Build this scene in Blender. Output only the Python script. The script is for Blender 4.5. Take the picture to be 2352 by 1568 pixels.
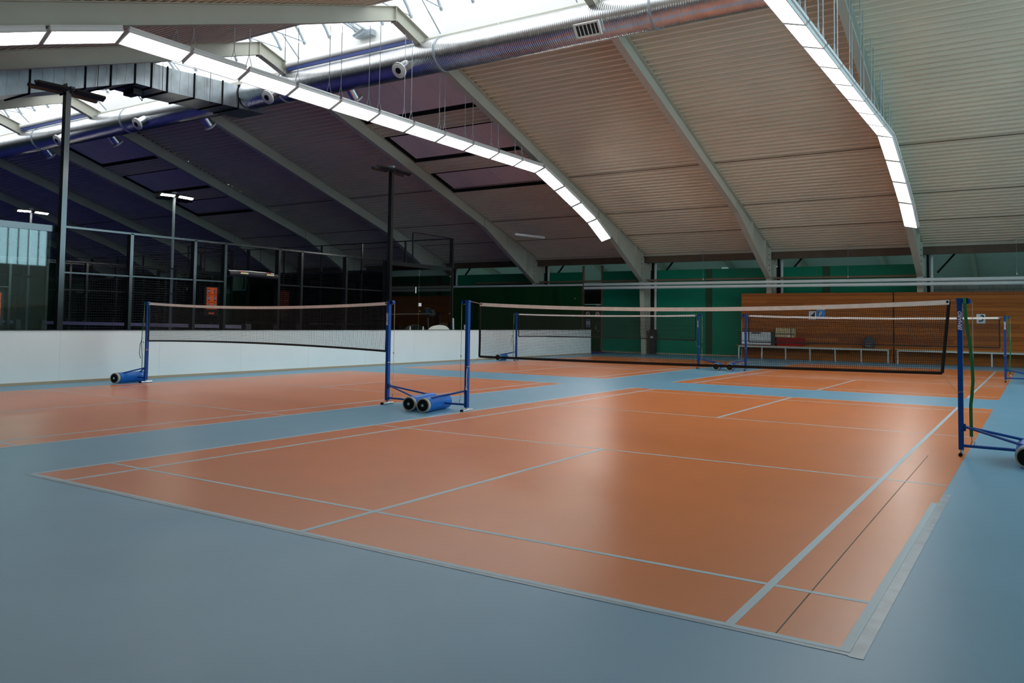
import bpy, math, random
from mathutils import Vector, Matrix
PI = math.pi
for o in list(bpy.data.objects): bpy.data.objects.remove(o)
scene = bpy.context.scene
COL = scene.collection
random.seed(7)

# ------------------------------------------------------------------ camera
CAM = (6.7336, -3.4012, 1.2540); YAW, PITCH, ROLL = -0.5753, 0.0476, 0.0136; FPX = 1871.57
cd = bpy.data.cameras.new('camera'); cam = bpy.data.objects.new('camera', cd); COL.objects.link(cam)
fw = Vector((math.sin(YAW)*math.cos(PITCH), math.cos(YAW)*math.cos(PITCH), math.sin(PITCH)))
rt = Vector((math.cos(YAW), -math.sin(YAW), 0)); up = rt.cross(fw)
r2 = rt*math.cos(ROLL)+up*math.sin(ROLL); u2 = up*math.cos(ROLL)-rt*math.sin(ROLL)
cam.matrix_world = Matrix(((r2.x, u2.x, -fw.x, CAM[0]), (r2.y, u2.y, -fw.y, CAM[1]), (r2.z, u2.z, -fw.z, CAM[2]), (0, 0, 0, 1)))
cd.sensor_fit = 'HORIZONTAL'; cd.sensor_width = 36; cd.lens = FPX/2352*36; cd.shift_y = -133.84/2352
cd.clip_start = .05; cd.clip_end = 300
scene.camera = cam

# ------------------------------------------------------------------ sky, exposure
w = bpy.data.worlds.new('world'); scene.world = w; w.use_nodes = True
bg = w.node_tree.nodes['Background']; bg.inputs['Color'].default_value = (.80, .90, 1, 1); bg.inputs['Strength'].default_value = 3.0
scene.view_settings.view_transform = 'Standard'; scene.view_settings.look = 'None'
scene.view_settings.gamma = 1; scene.view_settings.use_curve_mapping = False
scene.view_settings.exposure = 0.85
SKYLIGHT, GABLE, LAMP, LED = 1.7, 3.1, 9.5, 26.0     # what the rooflights, gable glazing, strip lights and floodlights give off
scene.cycles.max_bounces = 8; scene.cycles.diffuse_bounces = 5; scene.cycles.glossy_bounces = 4
scene.cycles.transparent_max_bounces = 24; scene.cycles.sample_clamp_indirect = 6

# ------------------------------------------------------------------ materials
def mat(name, col, rough=.6, metal=0, spec=.5, var=0, vscale=3, bump=0, bscale=80, emit=None, estr=0, stretch=None, coat=0):
    m = bpy.data.materials.new(name); m.use_nodes = True; nt = m.node_tree; b = nt.nodes['Principled BSDF']
    b.inputs['Base Color'].default_value = (*col, 1); b.inputs['Roughness'].default_value = rough
    b.inputs['Metallic'].default_value = metal; b.inputs['Specular IOR Level'].default_value = spec
    if coat: b.inputs['Coat Weight'].default_value = coat; b.inputs['Coat Roughness'].default_value = .15
    if emit: b.inputs['Emission Color'].default_value = (*emit, 1); b.inputs['Emission Strength'].default_value = estr
    if var or bump:
        tc = nt.nodes.new('ShaderNodeTexCoord'); mp = nt.nodes.new('ShaderNodeMapping'); nt.links.new(tc.outputs['Object'], mp.inputs[0])
        if stretch: mp.inputs['Scale'].default_value = stretch
    if var:
        n = nt.nodes.new('ShaderNodeTexNoise'); n.inputs['Scale'].default_value = vscale; n.inputs['Detail'].default_value = 5
        nt.links.new(mp.outputs[0], n.inputs['Vector'])
        r = nt.nodes.new('ShaderNodeValToRGB'); r.color_ramp.elements[0].position = .3; r.color_ramp.elements[1].position = .7
        r.color_ramp.elements[0].color = (*[c*(1-var) for c in col], 1); r.color_ramp.elements[1].color = (*[min(1, c*(1+var)) for c in col], 1)
        nt.links.new(n.outputs[0], r.inputs[0]); nt.links.new(r.outputs[0], b.inputs['Base Color'])
    if bump:
        n2 = nt.nodes.new('ShaderNodeTexNoise'); n2.inputs['Scale'].default_value = bscale; nt.links.new(mp.outputs[0], n2.inputs['Vector'])
        bp = nt.nodes.new('ShaderNodeBump'); bp.inputs['Strength'].default_value = bump; bp.inputs['Distance'].default_value = .02
        nt.links.new(n2.outputs[0], bp.inputs['Height']); nt.links.new(bp.outputs[0], b.inputs['Normal'])
    return m
def lightmat(name, col, s):
    m = bpy.data.materials.new(name); m.use_nodes = True; nt = m.node_tree; nt.nodes.clear()
    e = nt.nodes.new('ShaderNodeEmission'); e.inputs[0].default_value = (*col, 1); e.inputs[1].default_value = s
    o = nt.nodes.new('ShaderNodeOutputMaterial'); nt.links.new(e.outputs[0], o.inputs[0]); return m
M = {}
M['blue_floor'] = mat('blue_floor', (.118, .285, .410), .38, var=.05, vscale=1.2, bump=.015, bscale=220)
M['orange_floor'] = mat('orange_floor', (.56, .158, .036), .31, var=.06, vscale=1.1, bump=.015, bscale=220)
M['line'] = mat('line', (.34, .45, .52), .42)
M['tape'] = mat('tape', (.24, .32, .38), .34, var=.18, vscale=9)
M['carpet'] = mat('carpet', (.045, .050, .38), .95, var=.1, vscale=2)
M['green_carpet'] = mat('green_carpet', (.06, .22, .12), .9)
M['board_white'] = mat('board_white', (.80, .86, .86), .5, var=.03, vscale=.8)
M['beige'] = mat('beige', (.42, .33, .22), .6)
M['green_panel'] = mat('green_panel', (.002, .22, .130), .5, spec=.2, var=.12, vscale=.6)
M['green_dark'] = mat('green_dark', (.004, .06, .022), .5)
M['vinyl'] = mat('vinyl', (.003, .055, .014), .22, bump=.25, bscale=2.0)
M['steel_paint'] = mat('steel_paint', (.46, .46, .385), .5, var=.04, vscale=1.5)
M['deck'] = mat('deck', (.76, .69, .56), .55, var=.04, vscale=.7)
M['hatch'] = mat('hatch', (.76, .68, .68), .6, var=.03)
M['dark_trim'] = mat('dark_trim', (.016, .016, .018), .9, spec=.1)
M['brown'] = mat('brown', (.10, .07, .05), .7, var=.2)
M['brown_pipe'] = mat('brown_pipe', (.20, .14, .09), .6)
M['white_curb'] = mat('white_curb', (.82, .82, .80), .5)
M['alu'] = mat('alu', (.34, .40, .44), .4, metal=.3)
M['galv'] = mat('galv', (.62, .64, .67), .27, metal=1, var=.12, vscale=2.5)
M['galv_box'] = mat('galv_box', (.44, .49, .52), .34, metal=1, var=.22, vscale=2.2)
M['white_paint'] = mat('white_paint', (.75, .76, .74), .4)
M['white_lamp'] = mat('white_lamp', (.72, .74, .74), .35)
M['black'] = mat('black', (.008, .008, .009), .45)
M['black_net'] = mat('black_net', (.010, .010, .011), .8)
M['cage'] = mat('cage', (.007, .009, .012), .16, spec=.9)
M['wire'] = mat('wire', (.012, .014, .018), .4)
M['blue_post'] = mat('blue_post', (.001, .060, .29), .42, spec=.3)
M['blue_roller'] = mat('blue_roller', (.002, .125, .48), .40, spec=.35)
M['white_tape'] = mat('white_tape', (.90, .87, .84), .8, var=.08, vscale=14)
M['rope'] = mat('rope', (.50, .40, .28), .8)
M['strap'] = mat('strap', (.003, .15, .045), .6)
M['rubber'] = mat('rubber', (.010, .010, .010), .9, spec=.15)
M['tyre'] = mat('tyre', (.42, .42, .36), .6)
M['chrome'] = mat('chrome', (.62, .62, .62), .22, metal=1)
M['letter_white'] = mat('letter_white', (.80, .84, .86), .5)
M['letter_black'] = mat('letter_black', (.006, .006, .008), .6)
M['paper'] = mat('paper', (.62, .70, .78), .6)
M['red'] = mat('red', (.30, .008, .008), .5)
M['red_bag'] = mat('red_bag', (.30, .004, .006), .7, spec=.2)
M['khaki'] = mat('khaki', (.56, .46, .24), .7)
M['case_black'] = mat('case_black', (.02, .024, .028), .5)
M['poster_blue'] = mat('poster_blue', (.05, .25, .60), .5, var=.35, vscale=9)
M['bench_wood'] = mat('bench_wood', (.40, .20, .07), .45)
M['bench_steel'] = mat('bench_steel', (.50, .60, .64), .35, metal=.3)
M['pipe_white'] = mat('pipe_white', (.60, .65, .66), .45)
M['orange_card_glow'] = mat('orange_card_glow', (.85, .12, .02), .5, emit=(.9, .12, .02), estr=.12)  # slight emission makes the cards glow, though they are no lamps
M['blue_lit_navy'] = mat('blue_lit_navy', (.03, .06, .25), .5)
M['tarp'] = mat('tarp', (.62, .64, .58), .7)
M['led_off'] = mat('led_off', (.03, .03, .03), .4)
M['bag_white'] = mat('bag_white', (.6, .62, .58), .7)
M['far_floor'] = mat('far_floor', (.35, .42, .38), .8)
M['joint'] = mat('joint', (.60, .64, .63), .6)
M['far_deck'] = mat('far_deck', (.55, .60, .58), .6)
M['skylight'] = lightmat('skylight', (.93, .97, 1.0), SKYLIGHT)
M['gable_glass'] = lightmat('gable_glass', (.55, .86, 1.0), GABLE)
M['lamp_face'] = lightmat('lamp_face', (1.0, .97, .93), LAMP)
M['led'] = lightmat('led', (1.0, .95, .82), LED)
def glass():
    m = bpy.data.materials.new('glass'); m.use_nodes = True; nt = m.node_tree; nt.nodes.clear()
    o = nt.nodes.new('ShaderNodeOutputMaterial'); mx = nt.nodes.new('ShaderNodeMixShader'); f = nt.nodes.new('ShaderNodeFresnel'); f.inputs[0].default_value = 1.52
    t = nt.nodes.new('ShaderNodeBsdfTransparent'); t.inputs[0].default_value = (.80, .92, .88, 1); g = nt.nodes.new('ShaderNodeBsdfGlossy'); g.inputs['Roughness'].default_value = .02
    ml = nt.nodes.new('ShaderNodeMath'); ml.operation = 'MULTIPLY'; ml.inputs[1].default_value = 1.3; ml.use_clamp = True
    nt.links.new(f.outputs[0], ml.inputs[0]); nt.links.new(ml.outputs[0], mx.inputs[0]); nt.links.new(t.outputs[0], mx.inputs[1]); nt.links.new(g.outputs[0], mx.inputs[2]); nt.links.new(mx.outputs[0], o.inputs[0])
    return m
M['glass'] = glass()
def planks(name, c1, c2, h, dark):
    m = bpy.data.materials.new(name); m.use_nodes = True; nt = m.node_tree; b = nt.nodes['Principled BSDF']; b.inputs['Roughness'].default_value = .5; b.inputs['Specular IOR Level'].default_value = .3
    tc = nt.nodes.new('ShaderNodeTexCoord'); sp = nt.nodes.new('ShaderNodeSeparateXYZ'); nt.links.new(tc.outputs['Object'], sp.inputs[0])
    dv = nt.nodes.new('ShaderNodeMath'); dv.operation = 'DIVIDE'; dv.inputs[1].default_value = h; nt.links.new(sp.outputs['Z'], dv.inputs[0])
    fl = nt.nodes.new('ShaderNodeMath'); fl.operation = 'FLOOR'; nt.links.new(dv.outputs[0], fl.inputs[0])
    dx = nt.nodes.new('ShaderNodeMath'); dx.operation = 'DIVIDE'; dx.inputs[1].default_value = 3.7; nt.links.new(sp.outputs['X'], dx.inputs[0])
    ad = nt.nodes.new('ShaderNodeMath'); ad.operation = 'MULTIPLY_ADD'; ad.inputs[1].default_value = .37; nt.links.new(fl.outputs[0], ad.inputs[0]); nt.links.new(dx.outputs[0], ad.inputs[2])
    fx = nt.nodes.new('ShaderNodeMath'); fx.operation = 'FLOOR'; nt.links.new(ad.outputs[0], fx.inputs[0])
    cb = nt.nodes.new('ShaderNodeCombineXYZ'); nt.links.new(fl.outputs[0], cb.inputs[0]); nt.links.new(fx.outputs[0], cb.inputs[1])
    wn = nt.nodes.new('ShaderNodeTexWhiteNoise'); nt.links.new(cb.outputs[0], wn.inputs['Vector'])
    mp = nt.nodes.new('ShaderNodeMapping'); mp.inputs['Scale'].default_value = (1.2, 6, 26); nt.links.new(tc.outputs['Object'], mp.inputs[0])
    n = nt.nodes.new('ShaderNodeTexNoise'); n.inputs['Scale'].default_value = 1.5; n.inputs['Detail'].default_value = 6; nt.links.new(mp.outputs[0], n.inputs['Vector'])
    av = nt.nodes.new('ShaderNodeMath'); av.operation = 'MULTIPLY_ADD'; av.inputs[1].default_value = .6; nt.links.new(n.outputs[0], av.inputs[0])
    hv = nt.nodes.new('ShaderNodeMath'); hv.operation = 'MULTIPLY'; hv.inputs[1].default_value = .45; nt.links.new(wn.outputs[0], hv.inputs[0]); nt.links.new(hv.outputs[0], av.inputs[2])
    rp = nt.nodes.new('ShaderNodeValToRGB'); rp.color_ramp.elements[0].position = .15; rp.color_ramp.elements[1].position = .85
    rp.color_ramp.elements[0].color = (*c1, 1); rp.color_ramp.elements[1].color = (*c2, 1); nt.links.new(av.outputs[0], rp.inputs[0])
    fr = nt.nodes.new('ShaderNodeMath'); fr.operation = 'FRACT'; nt.links.new(dv.outputs[0], fr.inputs[0])
    lt = nt.nodes.new('ShaderNodeMath'); lt.operation = 'LESS_THAN'; lt.inputs[1].default_value = .055; nt.links.new(fr.outputs[0], lt.inputs[0])
    mx = nt.nodes.new('ShaderNodeMix'); mx.data_type = 'RGBA'; nt.links.new(lt.outputs[0], mx.inputs[0]); nt.links.new(rp.outputs[0], mx.inputs[6]); mx.inputs[7].default_value = (*dark, 1)
    nt.links.new(mx.outputs[2], b.inputs['Base Color']); return m
M['wood_wall'] = planks('wood_wall', (.19, .046, .006), (.46, .145, .018), .1395, (.02, .006, .002))
def blockmat():
    m = bpy.data.materials.new('block_wall'); m.use_nodes = True; nt = m.node_tree; b = nt.nodes['Principled BSDF']; b.inputs['Roughness'].default_value = .85
    tc = nt.nodes.new('ShaderNodeTexCoord'); mp = nt.nodes.new('ShaderNodeMapping'); mp.inputs['Rotation'].default_value = (PI/2, 0, 0); nt.links.new(tc.outputs['Object'], mp.inputs[0])
    br = nt.nodes.new('ShaderNodeTexBrick'); br.inputs['Scale'].default_value = 1; br.inputs['Brick Width'].default_value = .4; br.inputs['Row Height'].default_value = .2; br.inputs['Mortar Size'].default_value = .008
    br.inputs['Color1'].default_value = (.20, .22, .20, 1); br.inputs['Color2'].default_value = (.25, .27, .25, 1); br.inputs['Mortar'].default_value = (.08, .09, .08, 1)
    nt.links.new(mp.outputs[0], br.inputs['Vector']); nt.links.new(br.outputs[0], b.inputs['Base Color']); return m
M['block'] = blockmat()

# ------------------------------------------------------------------ mesh helpers
ORG = {}
def world_org(o):
    v = Vector((0, 0, 0))
    while o is not None: v += o.location; o = o.parent
    return v
class MB:
    def __init__(s): s.v = []; s.f = []
    def add(s, vs, fs):
        n = len(s.v); s.v += [tuple(p) for p in vs]; s.f += [tuple(i+n for i in f) for f in fs]; return s
    def box(s, x0, x1, y0, y1, z0, z1):
        vs = [(x, y, z) for x in (x0, x1) for y in (y0, y1) for z in (z0, z1)]
        return s.add(vs, [(0, 1, 3, 2), (4, 6, 7, 5), (0, 4, 5, 1), (2, 3, 7, 6), (0, 2, 6, 4), (1, 5, 7, 3)])
    def bar(s, a, b, w, h=None, upv=(0, 0, 1)):          # rectangular bar from a to b, w sideways, h along up
        a, b = Vector(a), Vector(b); h = w if h is None else h; d = (b-a).normalized(); U = Vector(upv)
        if abs(d.dot(U)) > .98: U = Vector((0, 1, 0))
        sd = d.cross(U).normalized()*w/2; uu = sd.cross(d).normalized()*h/2
        vs = [p+i*sd+j*uu for p in (a, b) for i, j in ((-1, -1), (1, -1), (1, 1), (-1, 1))]
        return s.add(vs, [(0, 1, 2, 3), (7, 6, 5, 4), (0, 4, 5, 1), (1, 5, 6, 2), (2, 6, 7, 3), (3, 7, 4, 0)])
    def tube(s, pts, r, n=10, caps=True, closed=False):
        pts = [Vector(p) for p in pts]; rings = []; prev = None
        rs = r if isinstance(r, (list, tuple)) else [r]*len(pts)
        for i, p in enumerate(pts):
            a = pts[max(i-1, 0)]; b = pts[min(i+1, len(pts)-1)]
            if closed: a = pts[i-1]; b = pts[(i+1) % len(pts)]
            d = (b-a)
            d = d.normalized() if d.length > 1e-9 else Vector((0, 0, 1))
            if prev is None:
                u = d.cross(Vector((0, 0, 1)) if abs(d.z) < .9 else Vector((1, 0, 0))).normalized()
            else:
                u = (prev-d*prev.dot(d)).normalized()
            prev = u; v = d.cross(u); rings.append([p+(u*math.cos(2*PI*k/n)+v*math.sin(2*PI*k/n))*rs[i] for k in range(n)])
        vs = [q for rg in rings for q in rg]; m = len(pts); fs = []
        for i in range(m if closed else m-1):
            j = (i+1) % m
            for k in range(n): fs.append((i*n+k, i*n+(k+1) % n, j*n+(k+1) % n, j*n+k))
        if caps and not closed: fs.append(tuple(reversed(range(n)))); fs.append(tuple((m-1)*n+k for k in range(n)))
        return s.add(vs, fs)
    def extr_x(s, prof, x0, x1, closed=True):             # profile of (y,z) extruded along x
        n = len(prof); vs = [(x0, y, z) for y, z in prof]+[(x1, y, z) for y, z in prof]; fs = []
        for i in range(n if closed else n-1): j = (i+1) % n; fs.append((i, j, n+j, n+i))
        if closed: fs.append(tuple(reversed(range(n)))); fs.append(tuple(range(n, 2*n)))
        return s.add(vs, fs)
    def ribbon(s, pts, w, wv, t=.002):                    # flat strap along pts, width along wv, thickness t
        wv = Vector(wv).normalized()*w/2; P = [Vector(p) for p in pts]
        for a, b in zip(P[:-1], P[1:]):
            d = (b-a).normalized(); nn = d.cross(wv).normalized()*t/2
            s.add([a-wv-nn, a+wv-nn, a+wv+nn, a-wv+nn, b-wv-nn, b+wv-nn, b+wv+nn, b-wv+nn], [(0, 1, 2, 3), (7, 6, 5, 4), (0, 4, 5, 1), (1, 5, 6, 2), (2, 6, 7, 3), (3, 7, 4, 0)])
        return s
    def grid(s, P, nu, nv, sv, su, r):                    # net: nu+1 strands along v, nv+1 along u; P(u,v)
        def strand(pts):
            vs = []; fs = []
            for i, p in enumerate(pts):
                a = pts[max(i-1, 0)]; b = pts[min(i+1, len(pts)-1)]; d = (Vector(b)-Vector(a)).normalized()
                q = Vector((0, 1, 0)) if abs(d.y) < .7 else Vector((1, 0, 0)); q = (q-d*q.dot(d)).normalized(); t = d.cross(q)
                for k in range(3):
                    an = 2*PI*k/3; vs.append(Vector(p)+(q*math.cos(an)+t*math.sin(an))*r)
            for i in range(len(pts)-1):
                for k in range(3): fs.append((i*3+k, i*3+(k+1) % 3, i*3+3+(k+1) % 3, i*3+3+k))
            s.add(vs, fs)
        for i in range(nu+1): strand([P(i/nu, j/sv) for j in range(sv+1)])
        for j in range(nv+1): strand([P(i/su, j/nv) for i in range(su+1)])
        return s
    def build(s, name, m, parent=None, smooth=False, **props):
        me = bpy.data.meshes.new(name); off = world_org(parent)
        me.from_pydata([(x-off.x, y-off.y, z-off.z) for x, y, z in s.v], [], s.f); me.validate()
        me.materials.append(M[m] if isinstance(m, str) else m)
        if smooth:
            for p in me.polygons: p.use_smooth = True
            try: me.set_sharp_from_angle(angle=math.radians(40))
            except Exception: pass
        o = bpy.data.objects.new(name, me); COL.objects.link(o)
        if parent is not None: o.parent = parent
        for k, v in props.items(): o[k] = v
        return o
def thing(name, label, cat, loc=(0, 0, 0), group=None):
    o = bpy.data.objects.new(name, None); COL.objects.link(o); o.location = loc; o.empty_display_size = .1
    o['label'] = label; o['category'] = cat
    if group: o['group'] = group
    return o
def tag(o, label, cat, group=None):
    o['label'] = label; o['category'] = cat
    if group: o['group'] = group
    return o
def copy_tree(o, parent=None):
    c = o.copy(); COL.objects.link(c); c.parent = parent
    for ch in list(o.children): copy_tree(ch, c)
    return c
def text(name, s, size, mt, parent, loc, rot, bold=False, shear=0, extr=.001, align='CENTER', **props):
    cu = bpy.data.curves.new(name, 'FONT'); cu.body = s; cu.size = size; cu.extrude = extr; cu.align_x = align; cu.align_y = 'CENTER'; cu.shear = shear
    if bold: cu.offset = size*.025
    t = bpy.data.objects.new('tmp_text', cu); COL.objects.link(t); bpy.context.view_layer.update()
    me = bpy.data.meshes.new_from_object(t.evaluated_get(bpy.context.evaluated_depsgraph_get())); bpy.data.objects.remove(t)
    mw = Matrix.Translation(loc) @ rot.to_4x4(); off = world_org(parent); me.transform(Matrix.Translation(-off) @ mw)
    me.materials.clear(); me.materials.append(M[mt]); o = bpy.data.objects.new(name, me); COL.objects.link(o)
    if parent is not None: o.parent = parent
    for k, v in props.items(): o[k] = v
    return o
FACE_MY = Matrix(((1, 0, 0), (0, 0, -1), (0, 1, 0)))          # text facing -y, upright
FACE_PX = Matrix(((0, 0, 1), (1, 0, 0), (0, 1, 0)))           # facing +x
def ordw(i): return ['first', 'second', 'third', 'fourth', 'fifth', 'sixth', 'seventh', 'eighth', 'ninth', 'tenth', 'eleventh', 'twelfth'][i]
STR = dict(kind='structure')

# ------------------------------------------------------------------ floor
XL, XR, YN, YF = -49.0, 14.0, -4.6, 29.0
LEN, HW, NET = 11.40, 6.10, 5.85
fl = MB().box(-8.7, 9.6, YN, 29, -.12, 0).build('floor', 'blue_floor', **STR)
MB().box(XL, -8.7, YN, 29, -.12, -.002).build('floor_padel_carpet', 'carpet', fl)
MB().box(9.6, XR, YN, 29, -.12, -.002).build('floor_green_carpet', 'green_carpet', fl)
MB().box(XL, XR, 29, 61, -.12, -.001).build('floor_far_hall', 'far_floor', fl)
sq = MB()
for (ax, ay), (bx, by) in (((5.81, -.0), (5.80, 2.2)), ((5.80, 2.2), (5.79, 5.6))): sq.bar((ax, ay, .0015), (bx, by, .0015), .006, .001)
sq.build('floor_joint', 'brown', fl)
COURTS = [(0, 0), (-7.6, 0), (-7.6, 13.3), (0, 13.3)]
S = LEN/13.4
for cx, cy in COURTS:
    MB().box(cx, cx+HW, cy, cy+LEN, -.002, .0012).build('court_surface', 'orange_floor', fl)
    l = MB(); z0, z1 = .0012, .0022; W_ = .04
    def ln(x0, x1, y0, y1): l.box(cx+x0, cx+x1, cy+y0, cy+y1, z0, z1+(.0006 if y1-y0 > 1 else 0))
    ln(0, HW, 0, .035); ln(0, HW, LEN-.035, LEN); ln(0, .04, 0, LEN); ln(HW-.04, HW, 0, LEN if cx < 0 else (3.2 if cy == 0 else .1))
    ln(.46, .50, 0, LEN); ln(HW-.50, HW-.46, 0, LEN)
    a = .64
    ln(0, HW, a, a+.034); ln(0, HW, LEN-a-.034, LEN-a)
    s1 = 3.98; s2 = 7.43
    ln(0, HW, s1-.017, s1+.017); ln(0, HW, s2-.017, s2+.017)
    ln(HW/2-.02, HW/2+.02, 0, s1); ln(HW/2-.02, HW/2+.02, s2, LEN)
    l.build('court_lines', 'line', fl)
    if (cx, cy) == (0, 0): MB().box(cx+HW, cx+HW+.055, cy-.04, cy+3.6, .0008, .0016).box(cx, cx+HW, cy-.03, cy, .0008, .0016).build('court_edge_tape', 'tape', fl)

# ------------------------------------------------------------------ white barrier on the left
wl = MB().box(-8.72, -8.6, YN, 26.2, .045, .98).build('wall_left', 'board_white', **STR)
MB().box(-8.62, -8.585, YN, 26.2, 0, .05).build('baseboard_left', 'beige', **STR)
sm = MB()
for y in [y0 for y0 in [i*2.05-3.4 for i in range(15)]]: sm.box(-8.6, -8.5985, y, y+.003, .05, .98)
sm.build('board_joint', 'joint', wl)
MB().box(-8.73, -8.59, YN, 26.2, .98, .992).build('top_edge', 'case_black', wl)

# ------------------------------------------------------------------ far wall
MB().box(-49, -10.40, 28.9, 28.98, 0, 3.53).build('wall_back_green', 'green_panel', **STR)
g = MB(); g.box(-9.46, 3.33, 28.9, 28.98, 0, 3.53); wg = g.build('wall_back', 'green_panel', **STR)
g = MB()
for x in (-17.7, -4.58, -.0): g.box(x-.17, x+.10, 28.885, 28.9, 0, 3.53)
g.build('panel_joint', 'green_dark', wg)
MB().box(-49, 8, 28.86, 28.9, 0, .05).build('baseboard_back', 'beige', **STR)
ww = MB().box(-2.99, 2.38, 27.98, 28.2, 0, 2.48).build('wall_back_timber', 'wood_wall', **STR)
MB().box(2.42, 14, 27.98, 28.2, 0, 2.48).build('panel_right', 'wood_wall', ww)
MB().box(2.38, 2.42, 28.0, 28.2, 0, 2.48).build('seam', 'dark_trim', ww)
MB().box(3.4, 14, 28.9, 29.05, 0, 2.98).build('wall_back_block', 'block', **STR)
# doorway
MB().box(-10.40, -9.46, 28.95, 29.0, 2.1, 3.0).build('dark_void_sheet', 'black', None, **STR)  # black sheet stands in for the unlit void above the door
dr = MB().box(-10.36, -9.50, 28.86, 28.92, 0.005, 2.07).build('door_1', 'green_dark', **STR)
j = MB(); j.box(-10.43, -10.37, 28.84, 28.98, 0, 3.8); j.box(-9.49, -9.43, 28.84, 28.98, 0, 3.8); j.build('door_frame', 'brown_pipe', dr)
MB().box(-9.99, -9.97, 28.845, 28.862, 0, 2.07).build('door_gap', 'black', dr)
MB().tube([(-9.55, 28.86, 1.24), (-9.68, 28.80, 1.23), (-9.72, 28.79, 1.18), (-9.72, 28.79, .97), (-9.68, 28.80, .92), (-9.55, 28.86, .91)], .012, 8).build('door_handle', 'chrome', dr)
MB().box(-9.74, -9.54, 28.845, 28.86, 2.02, 2.06).build('door_closer', 'alu', dr)
def sign_round(x, z, glyph, label):
    t = thing('prohibition_sign', label, 'sign', (x, 28.84, z), 'round prohibition signs on the door')
    c = MB(); c.tube([(x, 28.855, z), (x, 28.848, z)], .115, 28); c.build('sign_plate', 'white_paint', t)
    r = MB(); r.tube([(x+.105*math.cos(a*PI/14), 28.846, z+.105*math.sin(a*PI/14)) for a in range(28)], .011, 6, closed=True); r.build('red_ring', 'red', t, smooth=True)
    k = MB()
    if glyph == 0:
        k.box(x-.05, x+.03, 28.843, 28.847, z-.03, z+.02); k.box(x-.045, x-.03, 28.843, 28.847, z-.055, z-.03); k.box(x+.012, x+.027, 28.843, 28.847, z-.055, z-.03); k.box(x+.02, x+.055, 28.843, 28.847, z+.0, z+.045)
    else:
        k.box(x-.05, x+.0, 28.843, 28.847, z-.05, z-.02); k.box(x-.04, x-.015, 28.843, 28.847, z-.02, z+.05); k.box(x+.015, x+.05, 28.843, 28.847, z-.03, z-.0); k.box(x+.03, x+.05, 28.843, 28.847, z-.0, z+.05)
    k.build('pictogram', 'black', t)
sign_round(-10.14, 1.66, 0, 'round red ringed prohibition sign above the blue notice on the door')
sign_round(-9.66, 1.66, 1, 'round red ringed prohibition sign above the chrome door handle')
t = thing('fire_sign', 'small red and white sign near the top edge of the dark green door', 'sign', (-9.78, 28.85, 1.87))
MB().box(-9.86, -9.78, 28.846, 28.856, 1.83, 1.92).build('white_half', 'white_paint', t); MB().box(-9.78, -9.70, 28.846, 28.856, 1.83, 1.92).build('red_half', 'red', t)
t = thing('notice_poster', 'blue and white notice on the dark green door left of the handle', 'notice', (-10.12, 28.85, 1.25))
MB().box(-10.22, -10.02, 28.846, 28.856, 1.08, 1.42).build('sheet', 'paper', t)
for zz in (1.33, 1.10): MB().box(-10.21, -10.03, 28.842, 28.847, zz, zz+.08).build('blue_band', 'poster_blue', t)
# numbers on the timber wall
def number_sign(n, x, z, label):
    t = thing('number_sign', label, 'sign', (x, 27.97, z))
    MB().box(x-.13, x+.13, 27.965, 27.978, z-.155, z+.155).build('plate', 'paper', t)
    text('numeral', n, .30, 'letter_black', t, (x, 27.962, z), FACE_MY, bold=True, shear=.25)
number_sign('4', -.34, 1.645, 'white sign with a black number four on the timber wall')
number_sign('3', 5.07, 1.575, 'white sign with a black number three on the timber wall')
t = thing('blue_poster', 'blue poster with a pale figure on the timber wall beside the number four', 'poster', (-.05, 27.97, 1.71))
MB().box(-.20, .11, 27.966, 27.978, 1.52, 1.90).build('sheet', 'poster_blue', t)
k = MB(); k.tube([(-.08, 27.962, 1.64), (-.07, 27.962, 1.73), (-.03, 27.962, 1.80)], .014, 6); k.tube([(-.04, 27.962, 1.70), (0, 27.962, 1.78)], .012, 6); MB().box(-.19, .10, 27.960, 27.967, 1.85, 1.89).build('headline', 'paper', t); k.build('figure', 'letter_white', t)

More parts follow.
